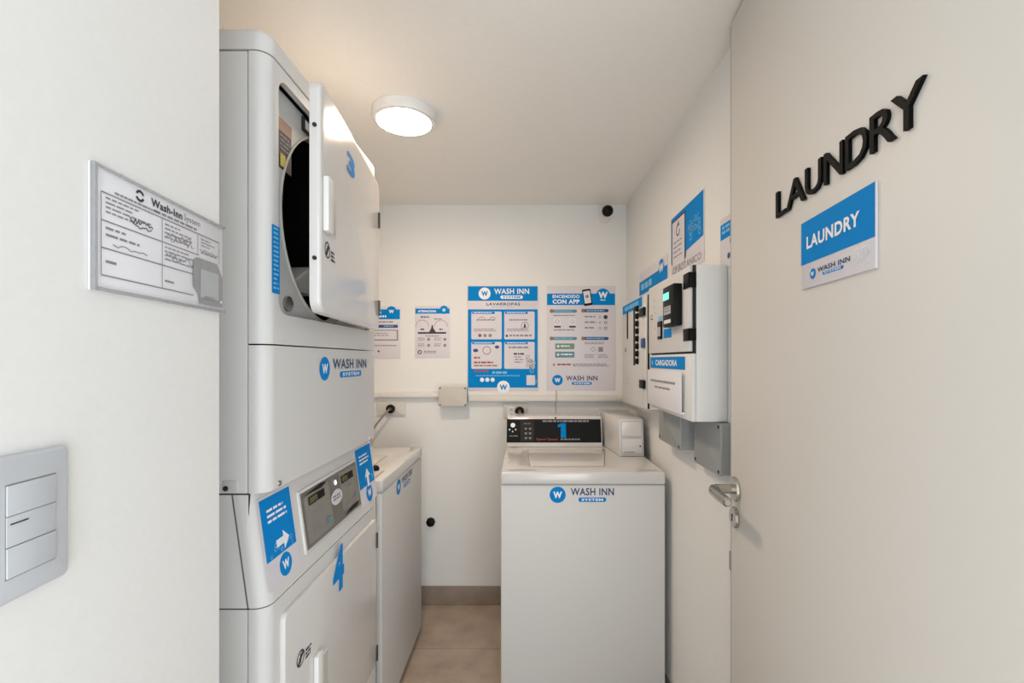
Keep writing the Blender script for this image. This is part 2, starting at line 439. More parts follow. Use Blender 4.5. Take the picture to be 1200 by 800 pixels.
x1, z1 = L(MF, 81, 521, -.008); z0 = L(MF, 81, 671, -.008)[1]; xm0 = L(MF, 8, 600, -.009)[0]; xm1 = L(MF, 66, 600, -.009)[0]
x0 = xm0 - (x1 - xm1)
sw = thing('light_switch', 'grey white wall switch plate with three stacked modules at the lower left', 'light switch', MF)
b = B(); b.prism(rrect(x0, x1, z0, z1, .006), 'Y', -.008, -.0004, SWITCH, .0022, ends='lo'); b.build('cover_plate', sw)
za, zb_ = L(MF, 60, 556, -.009)[1], L(MF, 60, 656, -.009)[1]; hh = (za - zb_) / 3
b = B(); b.box(xm0 - .0005, xm1 + .0005, -.0082, -.007, zb_ - .0007, za + .0007, CONSG); b.build('module_gap', sw)
for i in range(3):
    b = B(); b.box(xm0, xm1, -.0096 + (.0006 if i == 1 else 0), -.0078, zb_ + hh * i + .0003, zb_ + hh * (i + 1) - .0003, SWITCH, .0006)
    if i == 1: b.rect(xm0 + .002, xm0 + (xm1 - xm0) * .4, za - hh * 1.28, za - hh * 1.235, -.0098, GAP)
    b.build('rocker', sw)

# ------------------------------------------------------------------ stacked dryer
MY = fr(-.487, .86, 0, 90); W, D = .633, .70
dy = thing('stacked_dryer', 'tall white stacked tumble dryer with its upper door ajar, beside the left wall', 'dryer', MY)
def fprofile(r=.026, y0=0., yd=.035, n=7, inset=0.):
    p = []
    for cx, a in ((W - r - inset, 0), (r + inset, 270)):
        for i in range(n + 1):
            th = R((0 if cx > W / 2 else -90) - 90 * i / n)
            p.append((cx + r * math.cos(th), y0 + r + r * math.sin(th)))
    return [(W - inset, yd)] + p + [(inset, yd)]
RX0, RX1, RZ0, RZ1 = .040, .602, 1.492, 1.962       # recess behind the upper door
b = B(); b.box(0.0005, W - .0005, .038, D, .03, 1.985, ENAM2, .002)
c1 = B(); c1.box(RX0 - .004, RX1 + .004, .0, .060, RZ0 - .004, RZ1 + .004, GAP)
c2 = B(); c2.lathe([(.0, .05), (.262, .05), (.262, .60), (.0, .60)], GAP, (.315, 0, 1.7225), 'Y', 48)
b = cut(b, c1, c2); b.build('cabinet_body', dy)
b = B(); b.box(.004, W - .004, .0365, .0375, .05, 1.99, GAP); c1 = B(); c1.box(RX0 - .003, RX1 + .003, -.1, .2, RZ0 - .003, RZ1 + .003, GAP); b = cut(b, c1); b.build('seam_shadow_strip', dy)
b = B(); b.box(0, W, .005, D, .0, .03, GAP); b.build('plinth', dy)
b = B(); b.prism(rrect(0, W, -.001, D, .028, 7), 'Z', 1.988, 2.03, ENAM2, .010, 4, 'hi'); b.build('top_cap', dy)
ru = B(); ru.prism(fprofile(), 'Z', 1.4315, 1.985, ENAM2)
c1 = B(); c1.prism(rrect(RX0, RX1, RZ0, RZ1, .03), 'Y', -.1, .1, ENAM2)
ru = cut(ru, c1); ru.build('upper_front_panel', dy)
# recessed loading well
b = B(); b.box(RX0 - .003, RX1 + .003, .012, .034, RZ0 - .003, RZ1 + .003, ENAM2)
c1 = B(); c1.prism(rrect(RX0, RX1, RZ0, RZ1, .03), 'Y', .0, .022, GREYP)
c2 = B(); c2.lathe([(.0, .0), (.2295, .0), (.2295, .1), (.0, .1)], GREYP, (.315, 0, 1.7225), 'Y', 64)
b = cut(b, c1, c2); well = b.build('loading_well', dy)
b = B(); n = 64
pr = [(.2235, .055), (.2235, .022), (.2245, .0198), (.2275, .0198), (.2305, .0225)]
rings = [[b.v((.315 + r * math.cos(2 * math.pi * k / n), y, 1.7225 + r * math.sin(2 * math.pi * k / n))) for k in range(n)] for r, y in pr]
for A, E in zip(rings, rings[1:]):
    for k in range(n): b.face([A[k], A[(k + 1) % n], E[(k + 1) % n], E[k]], GREYP)
b.build('opening_rim', well)
b = B()
pr = [(.2245, .050), (.255, .070), (.255, .58)]
rings = [[b.v((.315 + r * math.cos(2 * math.pi * k / n), y, 1.7225 + r * math.sin(2 * math.pi * k / n))) for k in range(n)] for r, y in pr]
for A, E in zip(rings, rings[1:]):
    for k in range(n): b.face([A[k], A[(k + 1) % n], E[(k + 1) % n], E[k]], DRUM)
b.face(rings[-1], DRUM)
drum = b.build('drum', dy)
b = B()   # pale lifter fin in the drum
xl, zl = L(MY, 341.5, 337, .08); xm, zm = L(MY, 364, 313, .08); xr, zr = L(MY, 368, 347, .08)
b.prism([(xl, zl + .01), (xl + .002, zl - .004), (xr, zr), (xr + .06, zr + .012), (xm + .05, zm), (xm, zm), (xm - .012, zm - .008)], 'Y', .08, .54, PLAST, .008, 3); o = b.build('lifter', drum); o['label'] = 'pale lifter fin low in the dark drum'
# warning labels and latch in the well
b = B()
xa, za = L(MY, 327, 140, .0215); xb, zb2 = L(MY, 341, 180, .0215)
xa = L(MY, 327, 150, .0215)[0] - .015; xb = L(MY, 341.5, 150, .0215)[0]; q = (xb - xa)
b.rect(xa, xb, 1.80, 1.905, .0217, INK); b.rect(xa, xb, 1.878, 1.905, .0211, BRONZE); b.rect(xa + .3 * q, xa + .62 * q, 1.806, 1.832, .0211, YELL); b.lines(xa + .3 * q, xb - .05 * q, 1.836, 1.872, 4, .0211, INKG)
b.build('warning_label', well)
b = B(); xc = L(MY, 353, 130, .0215)[0]; b.box(xc, xc + .06, .0165, .0218, 1.925, 1.957, GAP, .002); b.box(xc + .006, xc + .054, .016, .021, 1.929, 1.953, PLAST, .002); b.build('latch_catch', well)
b = B(); b.lathe([(.0, .0), (.016, .0), (.016, -.006), (.006, -.012), (.0, -.012)], STEEL, (*[(q, .0215, r) for q, r in [L(MY, 336, 356, .0215)]][0],), 'Y', 24); b.build('lint_lock', well)
# blue strip beside the opening
x0, z1 = L(MY, 318.5, 262); x1, z0 = L(MY, 327.5, 345)
b = B(); b.rect(x0, x1, z0, z1, -.0006, BLUE); b.lines(x0 + .004, x1 - .004, z0 + .004, z1 - .004, 14, -.0012, LBLUE, .5, .1); o = b.build('sticker', dy); o['label'] = 'narrow vertical blue sticker beside the upper door'
# upper door, ajar
HX, TH = .585, .023
DT = Matrix.Translation((HX, -.002, 0)) @ Matrix.Rotation(R(6.4), 4, 'Z')
MDU = MY @ DT
dw = .560
b = B(); b.M = DT
b.prism(rrect(-dw, 0, 1.495, 1.956, .028, 6), 'Y', -TH, -.002, ENAM, .007, 4, 'lo')
b.prism(rrect(-dw + .02, -.02, 1.506, 1.936, .022, 6), 'Y', -.0022, .006, GREYP, .003, 2, 'hi')
ud = b.build('upper_door', dy)
def icon(b, cx, cz, r, y):
    b.ring(cx, cz, r * .8, r, y, INK, n=24, asp=1)
    a = .16 * r; q = r * .85 * .7071
    b.flat([(cx - q - a, cz - q + a), (cx - q + a, cz - q - a), (cx + q + a, cz + q - a), (cx + q - a, cz + q + a)], y - EPS, INK)
    b.flat(circ(cx, cz + r * .42, r * .16, n=12), y, INK)
    b.rect(cx - r * .12, cx + r * .12, cz - r * .55, cz + r * .28, y, INK); b.rect(cx - r * .4, cx + r * .4, cz + .02 * r, cz + .16 * r, y, INK)
def door_trim(M, par, T, yf, handle, ic, num, hinges, ch, numr=None):
    """handle, icon, numeral and hinges of a dryer door, from pixel boxes on its front"""
    x0, z1 = L(M, handle[0], handle[1], yf); x1, z0 = L(M, handle[2], handle[3], yf)
    m = x0 + (x1 - x0) * .42
    b = B(); b.M = T
    b.box(x0, m, yf - .012, yf - .0002, z0, z1, PLAST, .003)
    b.box(m + .0005, x1, yf - .004, yf - .0002, z0 + .004, z1 - .02, GREYP, .002); b.build('handle', par)
    cx, cz = L(M, ic[0], ic[1], yf)
    b = B(); b.M = T; icon(b, cx, cz, .017, yf - .0007); b.lines(cx + .022, cx + .05, cz - .02, cz + .004, 3, yf - .0007, INK, .6, .2); b.build('warning_icon', par)
    x0, z1 = L(M, num[0], num[1], yf); x1, z0 = L(M, num[2], num[3], yf)
    cz = (z0 + z1) / 2
    b = B(); b.M = T; b.text(ch, x0, x1, z0, z1, yf - .0008, BLUE, bold=.045); b.build('numeral', par)
    for zz in hinges:
        b = B(); b.M = T; xh = hinge_x; b.box(xh - .010, xh, yf - .0025, yf + .008, zz - .024, zz + .024, HINGE, .001); b.tube([(xh - .002, yf - .002, zz - .024), (xh - .002, yf - .002, zz + .024)], .003, HINGE, 12); b.build('hinge', par)
hinge_x = -.012
zh = (L(MDU, 438, 250, -TH)[1], L(MDU, 438, 358, -TH)[1])
door_trim(MDU, ud, DT, -TH, (378, 205, 392, 282), (383.5, 293), (406.5, 174, 415.5, 213), zh, '3')
b = B(); b.M = DT
for zz in (1.86, 1.60): b.lathe([(.0, -dw - .0035), (.004, -dw - .0035), (.004, -dw + .004), (.0, -dw + .004)], GAP, (0, -.012, zz), 'X', 12)
b.build('edge_screw', ud)
# access panel between the two dryers
b = B(); b.prism(fprofile(), 'Z', 1.148, 1.4285, ENAM2); ap = b.build('access_panel', dy)
x0, z1 = L(MY, 374, 415); x1, z0 = L(MY, 429, 443)
b = B(); logo(b, x0, x1, (z0 + z1) / 2 - .029, (z0 + z1) / 2 + .029, -.0008); b.build('logo', ap)
for q in ((327, 566), (433, 514)):
    b = B(); sx, sz = L(MY, *q); b.lathe([(.0, .0), (.006, .0), (.005, -.003), (.0, -.0035)], STEEL, (sx, 0, sz), 'Y', 16); b.build('screw', ap)
for p0, p1 in ((424, 449), (466, 489)):
    zb0, zb1 = L(MY, 442, p1)[1], L(MY, 442, p0)[1]
    b = B(); b.box(W - .001, W + .008, .012, .035, zb0, zb1, BLACK, .001); b.build('side_bracket', dy)
# slanted console
SL = .030
b = B()
prof = fprofile()
lo = [b.v((x, y, .931)) for x, y in prof]; hi = [b.v((x, y + SL, 1.145)) for x, y in prof]
n = len(lo)
fs = [b.face(lo[::-1], ENAM2), b.face(hi, ENAM2)] + [b.face([lo[i], lo[(i + 1) % n], hi[(i + 1) % n], hi[i]], ENAM2) for i in range(n)]
bmesh.ops.recalc_face_normals(b.bm, faces=fs)
cons = b.build('control_console', dy, smooth=60)
b = B(); b.prism([(.0345, .931), (.0375, .931), (.0675, 1.145), (.0645, 1.145)], 'X', -.0002, .003, CONSD); b.build('side_seam', dy)
for z, hgt in ((.9288, .0018), (1.1455, .0026)):
    b = B(); b.box(-.0002, .003, .036, D - .01, z, z + hgt, GAP); b.build('side_seam', dy)
b = B(); b.prism(rrect(.055, .083, 1.151, 1.173, .005, 4), 'X', -.002, .0004, ENAM2, .0008, 2, 'lo'); tb = b.build('side_tab', dy)
b = B(); b.lathe([(.0, -.004), (.0045, -.004), (.005, -.0021), (.0, -.0021)], GAP, (0, .077, 1.158), 'X', 14); b.build('screw', tb)
TC = Matrix.Translation((0, 0, .931)) @ Matrix.Rotation(-math.atan2(SL, .214), 4, 'X')
MC = MY @ TC
def pq(px, py): return L(MC, px, py)
def sticker(pl, pr_, pt_l, pb_l, pt_r, pb_r, name, lab, arrow):
    x0 = L(MC, pl, 600)[0]; x1 = L(MC, pr_, 600)[0]
    z1 = min((L(MC, pl, pt_l)[1] + L(MC, pr_, pt_r)[1]) / 2, .21); z0 = (L(MC, pl, pb_l)[1] + L(MC, pr_, pb_r)[1]) / 2
    return x0, x1, z0, z1
def console_sticker(x0, x1, z0, z1, lab, arrow):
    w, h = x1 - x0, z1 - z0
    b = B(); b.M = TC; b.prism(rrect(x0, x1, z0, z1, .003, 3), 'Y', -.0008, -.0002, PAPER); st = b.build('sticker', cons); st['label'] = lab
    b = B(); b.M = TC
    b.rect(x0 + w * .04, x1 - w * .04, z0 + h * .30, z1 - h * .03, -.0013, BLUE)
    b.lines(x0 + w * .2, x1 - w * .2, z0 + h * .66, z0 + h * .84, 3, -.0019, WHITEI, .45, .2)
    bubbles(b, x0 + w * .06, x1 - w * .06, z0 + h * .31, z0 + h * .46, 14, -.0019, LBLUE, .002, .005)
    cx, cz, a = x0 + w * .55, z0 + h * .43, w * .2
    if arrow == 'right': P = [(-1, .3), (.1, .3), (.1, .8), (1, 0), (.1, -.8), (.1, -.3), (-1, -.3)]
    else: P = [(-.3, -1), (-.3, .1), (-.8, .1), (0, 1), (.8, .1), (.3, .1), (.3, -1)]
    b.flat([(cx + p * a, cz + q * a) for p, q in P], -.0022, WHITEI)
    badge(b, cx, z0 + h * .155, w * .19, -.0013)
    b.build('sticker_print', cons)
x0 = L(MC, 308, 620)[0]; x1 = L(MC, 347, 620)[0]; z0 = L(MC, 330, 692)[1]
console_sticker(.012, L(MC, 349, 640)[0], .022, .203, 'blue sticker with a white right arrow left of the grey controls', 'right')
console_sticker(L(MC, 418.5, 560)[0], L(MC, 439, 560)[0], .022, .203, 'blue sticker with a white up arrow right of the grey controls', 'up')
x0 = L(MC, 352, 600)[0]; x1 = L(MC, 420, 580)[0]; z0 = (L(MC, 361, 641)[1] + L(MC, 422, 592)[1]) / 2; z1 = (L(MC, 352, 577)[1] + L(MC, 415, 541)[1]) / 2
z1 = min(z1, .196)
w, h = x1 - x0, z1 - z0
b = B(); b.M = TC; b.prism(rrect(x0 - .007, x1 + .007, z0 - .007, z1 + .007, .004, 3), 'Y', -.004, -.0002, ENAM, .0015, 2, 'lo'); fx = b.build('control_frame', cons)
b = B(); b.M = TC; b.rect(x0, x1, z0, z1, -.0046, CONSD); ov = b.build('control_panel', cons)
PX = lambda f: x0 + w * f
PZ = lambda f: z0 + h * f
b = B(); b.M = TC; b.flat([(PX(.03), PZ(.9)), (PX(.03), PZ(.07)), (PX(.40), PZ(.07)), (PX(.43), PZ(.12)), (PX(.43), PZ(.92)), (PX(.40), PZ(.95))], -.0052, CONSG)
b.flat([(PX(.62), PZ(.97)), (PX(.62), PZ(.16)), (PX(.97), PZ(.10)), (PX(.97), PZ(.93))], -.0052, CONSG)
b.flat([(PX(.04), PZ(.93)), (PX(.30), PZ(.985)), (PX(.40), PZ(.95)), (PX(.30), PZ(.90))], -.0058, BLACK)
b.flat([(PX(.64), PZ(.05)), (PX(.80), PZ(.14)), (PX(.97), PZ(.13)), (PX(.90), PZ(.05))], -.0058, BLACK); b.build('keypad_area', cons)
for (a, c, e, g) in ((.09, .34, .72, .87), (.65, .90, .72, .87)):
    b = B(); b.M = TC; b.rect(PX(a), PX(c), PZ(e), PZ(g), -.0064, BLACK); b.rect(PX(a + .01), PX(c - .12), PZ(e + .025), PZ(g - .025), -.007, LCD); b.build('display', cons)
b = B(); b.M = TC
for u in (.11, .2, .3):
    for v in (.14, .22, .30): b.rect(PX(u), PX(u + .055), PZ(v), PZ(v + .035), -.0064, INKG)
for u in (.2, .27): b.rect(PX(u), PX(u + .03), PZ(.5), PZ(.58), -.0064, INKG)
for u in (.7, .78, .86):
    for v in (.24, .32): b.rect(PX(u), PX(u + .05), PZ(v), PZ(v + .035), -.0064, INKG)
for u in (.75, .82): b.rect(PX(u), PX(u + .03), PZ(.56), PZ(.64), -.0064, INKG)
b.rect(PX(.33), PX(.41), PZ(.18), PZ(.28), -.007, TEAL); b.rect(PX(.89), PX(.95), PZ(.27), PZ(.35), -.007, TEAL); b.build('keypad_button', cons)
b = B(); b.M = TC; b.flat(circ(PX(.53), PZ(.54), w * .105, h * .15), -.0064, PAPER); b.lines(PX(.46), PX(.60), PZ(.47), PZ(.59), 2, -.007, INKG, .6, .1); b.build('oval_badge', cons)
b = B(); b.M = TC; b.flat(circ(PX(.54), PZ(.83), .0065), -.0066, LED); b.build('indicator_light', cons)
# lower front and its door
b = B(); b.prism(fprofile(), 'Z', .032, .9285, ENAM2); b.build('lower_front_panel', dy)
TL = Matrix.Identity(4); LT = .010
b = B(); b.prism(rrect(.045, .607, .425, .893, .016, 5), 'Y', -LT, -.0004, ENAM, .004, 3, 'lo'); ld = b.build('lower_door', dy)
hinge_x = .607
door_trim(MY, ld, TL, -LT, (367, 770, 382, 870), (352, 771), (390, 647, 403, 686), (L(MY, 437.5, 633)[1], L(MY, 437.5, 765)[1]), '4')

# ------------------------------------------------------------------ top loading washers
WW, WD = .651, .705
MW = fr(-.095, 1.80, 0, 0)
ws = thing('washing_machine', 'white top loading washer with a black control panel numbered 1, against the back wall', 'washing machine', MW)
b = B(); b.box(0.0005, WW - .0005, .0235, WD, .035, .9065, ENAM2, .002); b.build('cabinet', ws)
b = B(); b.box(0, WW, 0, .022, .035, .9065, ENAM2, .006, 3); fp = b.build('front_panel', ws)
for fx_, fy_ in ((.05, .05), (.6, .05), (.05, .65), (.6, .65)):
    b = B(); b.lathe([(.0, 0), (.022, 0), (.022, .012), (.009, .014), (.009, .036), (.0, .036)], BLACK, (fx_, fy_, 0), 'Z', 16); b.build('foot', ws)
b = B(); b.box(.006, WW - .006, .008, .6, .9, .915, GREYB); b.build('lip_gap', ws)
# work top with a lid
b = B(); b.box(.0, WW, -.003, WD, .909, .957, ENAM, .007, 3)
lx0, lx1, ly0, ly1 = .118, .422, .115, .46
LP = [(.118, .112), (.428, .112), (.490, .458), (.110, .458)]
c1 = B(); c1.prism([(.113, .106), (.431, .106), (.497, .463), (.104, .463)], 'Z', .949, .98, ENAM)
b = cut(b, c1); wt = b.build('worktop', ws)
b = B(); b.prism(LP, 'Z', .950, .958, ENAM, .003, 3, 'hi'); lid = b.build('lid', ws)
b = B(); b.lines(.05, .13, .0, .02, 1, 0, INKG); b.bm.clear(); b.mats = []
for a, c in ((.03, .14), (.55, .63)): b.prism([(a, .03), (c, .03), (c, .04), (a, .04)], 'Z', .9572, .9574, INKG)
b.build('worktop_print', wt)
def wp(px, py, y): return L(MW, px, py, y)
# control console: sloping front from Y .535 at the work top
cy0, cy1 = .535, .575
cxa, cxb = .004, .495
ztop = 1.108
b = B(); b.prism([(cy0, .958), (cy1, ztop - .012), (cy1 + .012, ztop), (WD, ztop), (WD, .958)], 'X', cxa, cxb, ENAM, .004, 2); co = b.build('console', ws)
TW = Matrix.Translation((0, cy0, .958)) @ Matrix.Rotation(-math.atan2(cy1 - cy0, ztop - .012 - .958), 4, 'X'); MWC = MW @ TW
x0, z1 = L(MWC, 594, 491); x1, z0 = L(MWC, 705, 518.5)
b = B(); b.M = TW; b.rect(x0, x1, z0, z1, -.0008, PANELB); pn = b.build('control_panel', co)
w, h = x1 - x0, z1 - z0
b = B(); b.M = TW
for f, e, g, k in ((.065, .62, .86, .025), (.03, .50, .60, .008), (.095, .50, .60, .008), (.063, .42, .52, .008)): b.flat(circ(x0 + w * f, z0 + h * (e + g) / 2, w * k), -.0014, WHITEI)
b.lines(x0 + w * .03, x0 + w * .12, z0 + h * .22, z0 + h * .30, 1, -.0014, INKG)
b.rect(x0 + w * .145, x0 + w * .29, z0 + h * .05, z0 + h * .95, -.0014, MATS['dark_gap'])
b.lines(x0 + w * .18, x0 + w * .27, z0 + h * .75, z0 + h * .82, 1, -.002, INKG)
for i in range(3): b.rect(x0 + w * .19, x0 + w * .215, z0 + h * (.15 + .2 * i), z0 + h * (.23 + .2 * i), -.002, INKG); b.rect(x0 + w * .235, x0 + w * .26, z0 + h * (.15 + .2 * i), z0 + h * (.23 + .2 * i), -.002, INKG)
b.lines(x0 + w * .38, x0 + w * .88, z0 + h * .86, z0 + h * .95, 1, -.0014, INKG, .8, .02)
b.text('Speed Queen', x0 + w * .315, x0 + w * .54, z0 + h * .08, z0 + h * .19, -.0014, INKR, bold=.02)
b.lines(x0 + w * .57, x0 + w * .78, z0 + h * .09, z0 + h * .17, 1, -.0014, INKG, .7, .02)
b.build('panel_print', co)
b = B(); b.M = TW; nx = lambda q: x0 + w * (.543 + .086 * q); nz_ = lambda q: z0 + h * (.20 + .62 * q)
b.flat([(nx(.32), nz_(0)), (nx(.98), nz_(0)), (nx(.98), nz_(1)), (nx(.40), nz_(1)), (nx(0), nz_(.90)), (nx(0), nz_(.72)), (nx(.36), nz_(.76))], -.002, BLUE); num = b.build('numeral', co)
b = B(); b.M = TW; b.lathe([(.0, 0), (.005, 0), (.004, -.003), (.0, -.003)], BLACK, ((x0 + x1) / 2 + .01, -.0, z1 + .007), 'Y', 12); b.build('screw', co)
# coin meter case
b = B()
fA = [(.505, .535), (.532, .29), (.644, .29), (.650, .40), (.650, WD), (.505, WD)]
lo = [b.v((x, y, .958)) for x, y in fA]; hi = [b.v((x + (.004 if y > .5 and x < .51 else 0), y + (.022 if y < .5 else 0), 1.128)) for x, y in fA]
n = len(fA); fs = [b.face(lo[::-1], ENAM), b.face(hi, ENAM)] + [b.face([lo[i], lo[(i + 1) % n], hi[(i + 1) % n], hi[i]], ENAM) for i in range(n)]
bmesh.ops.recalc_face_normals(b.bm, faces=fs); bmesh.ops.bevel(b.bm, geom=b.bm.edges[:], offset=.005, segments=2, profile=.5, affect='EDGES')
cm = b.build('coin_case', ws)
TQ = Matrix.Translation((0, .29, .958)) @ Matrix.Rotation(-math.atan2(.022, .17), 4, 'X')
for z0, z1, m in ((.090, .160, ENAM), (.012, .082, ENAM2)):
    b = B(); b.M = TQ; b.prism(rrect(.538, .637, z0 - .002, z1 + .002, .004, 3), 'Y', -.001, -.0002, GREYB); b.prism(rrect(.541, .634, z0, z1, .004, 3), 'Y', -.006 if z0 < .05 else -.003, -.0011, m, .0015, 2, 'lo'); cp = b.build('coin_door', cm)
    if z0 < .05:
        b = B(); b.M = TQ; b.flat(circ(.625, (z0 + z1) / 2, .004, n=14), -.0068, GAP); b.rect(.55, .60, .018, .022, -.0068, INKG); b.build('lock', cm)
x0, z1 = wp(644, 570, 0); x1, z0 = wp(719.5, 589, 0)
b = B(); logo(b, x0, x1, z0, z1, -.0008); b.build('logo', fp)
# second washer, same model, turned to face right
w2 = dup(ws)
w2.matrix_world = fr(-.53, 1.685, 0, 90)
w2['label'] = 'white top loading washer turned sideways in the back left corner behind the dryer'
for o in list(w2.children_recursive):
    if o.name.startswith('numeral'): bpy.data.objects.remove(o)
ws['group'] = w2['group'] = 'top loading washers'
M2 = w2.matrix_world.copy()
# black bit on the second washer's top
b = B()
M2T = fr(-.60, 1.83, .9578, 0)
b.lathe([(.0, 0), (.014, 0), (.015, .006), (.012, .016), (.006, .02), (.0, .02)], BLACK, (0, 0, 0), 'Z', 20)
o = b.build('black_cap', None, M2T); tag(o, 'small black cap lying on top of the sideways washer', 'cap')

# ------------------------------------------------------------------ back wall posters (local -Y faces the room)
S = 204.2
def poster(px0, px1, py0, py1, label, name='wall_poster', cat='poster', group=None):
    M = fr((px0 - CX) / S, YB - .0004, EYE + (CY - py1) / S, 0)
    b = B(); b.box(0, (px1 - px0) / S, -.0022, 0, 0, (py1 - py0) / S, PAPER, .0004)
    o = b.build(name, None, M); tag(o, label, cat, group)
    return o, (lambda px: (px - px0) / S), (lambda py: (py1 - py) / S)
Y1, Y2, Y3, Y4 = -.0028, -.0034, -.0040, -.0046
# LAVARROPAS
po, U, V = poster(547.5, 631, 334.5, 458, 'large blue washer instruction poster with four white panels, centre of back wall')
b = B(); b.rect(U(548.5), U(630), V(352.5), V(335.5), Y1, BLUE); b.build('header_band', po)
b = B(); b.rect(U(548.5), U(630), V(454), V(362.5), Y1, BLUE); bubbles(b, U(619), U(629.5), V(452), V(420), 12, Y2, LBLUE, .004, .012); b.build('blue_field', po)
b = B(); logo(b, U(561), U(620), V(351), V(337), Y2, inv=True, word=WHITEI); b.build('logo', po)
b = B(); b.text('LAVARROPAS', U(570), U(609.5), V(358), V(354.6), Y1, INK, bold=.02); b.lines(U(576), U(604), V(361), V(359.6), 1, Y1, LBLUE); b.build('lettering', po)
for (a, c, e, g) in ((552.5, 588, 365, 397.5), (591, 626.5, 365, 397.5), (552.5, 588, 400.5, 432), (591, 626.5, 400.5, 432)):
    b = B(); b.flat(rrect(U(a), U(c), V(g), V(e), .008), Y2, PAPER); pn = b.build('panel', po)
    b = B(); b.rect(U(a + 1), U(c - 8), V(e + 2.8), V(e + .2), Y3, BLUE); b.lines(U(a + 3), U(c - 10), V(e + 2), V(e + .8), 1, Y4, WHITEI, .8, .1)
    if e < 390:
        b.lines(U(a + 6), U(c - 7), V(e + 11), V(e + 9), 1, Y3, INKG, .8, .1); b.lines(U(a + 3), U(c - 4), V(e + 24), V(e + 20), 2, Y3, INKG, .5, .2)
        if a < 570:
            for i in range(3): b.flat(circ(U(a + 10 + 6 * i), V(e + 28), .010, n=10), Y3, INKR if i < 1 else INKG)
            for i in (0, 1): b.ring(U(a + 12 + 13 * i), V(e + 10.5), .018, .021, Y3, INKR, 30, 150)
        else:
            b.lines(U(a + 6), U(c - 3), V(e + 30), V(e + 27), 1, Y3, INKG, .7, .02); b.ring(U(a + 24), V(e + 16.5), .019, .022, Y3, INKG); b.flat([(U(a + 22.5), V(e + 19)), (U(a + 25.5), V(e + 19)), (U(a + 24.5), V(e + 14)), (U(a + 23.5), V(e + 14))], Y3, INK)
            b.flat(circ(U(a + 3), V(e + 28.5), .007, n=10), Y3, INK)
    elif a < 570:
        b.flat(circ(U(a + 5), V(e + 10), .015, .010, 12), Y3, DBLUE); b.flat(circ(U(a + 30), V(e + 6), .013, .009, 12), Y3, DBLUE); b.ring(U(a + 18), V(e + 10), .020, .024, Y3, BRONZE)
        b.lines(U(a + 3), U(a + 10), V(e + 20), V(e + 17.5), 1, Y3, INKR, .8, 0); b.lines(U(a + 3), U(a + 26), V(e + 25.5), V(e + 23), 1, Y3, INKR, .8, .1); b.lines(U(a + 3), U(a + 31), V(e + 29.5), V(e + 27), 1, Y3, BRONZE, .6, .1)
    else:
        b.lines(U(a + 5), U(a + 28), V(e + 8), V(e + 5.5), 1, Y3, INKG, .8, 0); b.lines(U(a + 11), U(a + 24), V(e + 15.5), V(e + 13), 1, Y3, INK, .8, 0); b.lines(U(a + 12), U(a + 22), V(e + 26), V(e + 17), 3, Y3, INKG, .4, .3); bubbles(b, U(a + 24), U(c - 1), V(e + 31), V(e + 14), 8, Y3, INKG, .004, .012)
    b.build('panel_print', pn)
b = B(); b.lines(U(556), U(573), V(436), V(433.6), 1, Y2, INKR, .9, 0); b.lines(U(577), U(594), V(438), V(435), 1, Y2, LBLUE, .9, 0); b.lines(U(558), U(610), V(441.5), V(439.5), 1, Y2, LBLUE, .5, .05)
for i in range(3): b.flat(circ(U(565 + 6.2 * i), V(444.8), .012, n=14), Y2, WHITEI)
b.rect(U(617), U(627), V(451), V(439.5), Y3, PAPER)
b.build('footer_print', po)
b = B(); b.flat(circ(U(590), V(453.2), .036), Y3, WHITEI); b.text('W', U(585.5), U(594.5), V(456.6), V(450.5), Y4, BLUE, bold=.05); b.build('logo_badge', po)
# ENCENDIDO CON APP
po, U, V = poster(640.5, 721, 335, 457.5, 'large pale app instruction poster with a phone in its blue header, right on back wall')
b = B(); b.rect(U(641), U(720.5), V(357.5), V(344), Y1, BLUE); b.flat(circ(U(706.5), V(346.5), .041), Y2, BLUE); b.build('header_band', po)
b = B(); b.text('ENCENDIDO', U(647.5), U(679), V(349.3), V(345.5), Y2, WHITEI, bold=.03); b.text('CON APP', U(647.5), U(679), V(356), V(350.8), Y2, WHITEI, bold=.04); b.build('lettering', po)
b = B(); b.text('W', U(701), U(712), V(349.5), V(342), Y3, WHITEI, bold=.05); b.lines(U(703.5), U(709), V(352.2), V(351), 1, Y3, WHITEI, .9, 0); b.build('logo_badge', po)
b = B(); a = R(8); cx, cz = U(688), V(348.5)
rot = lambda P: [(cx + p * math.cos(a) - q * math.sin(a), cz + p * math.sin(a) + q * math.cos(a)) for p, q in P]
hw, hh = 5 / S, 9.6 / S
b.flat(rot(rrect(-hw, hw, -hh, hh, .006, 4)), Y3, BLACK); b.flat(rot(rrect(-hw * .78, hw * .78, -hh * .72, hh * .78, .003, 3)), Y4, PAPERG); b.flat(rot(circ(0, .005, .010)), Y4 - EPS, INKG); b.build('phone_picture', po)
b = B()
for cxp, cyp, m in ((644, 364.5, TEAL), (681, 364, NAVY), (644, 396.5, TEAL), (681, 396.5, DBLUE)):
    b.flat(rrect(U(cxp + 1), U(cxp + 32), V(cyp + 1.8), V(cyp - 1.8), .008, 4), Y1, m); b.flat(circ(U(cxp + 2.2), V(cyp), .011, n=14), Y2, BRONZE); b.lines(U(cxp + 6), U(cxp + 27), V(cyp + .8), V(cyp - .8), 1, Y2, LBLUE, .9, .05)
b.build('section_bar', po)
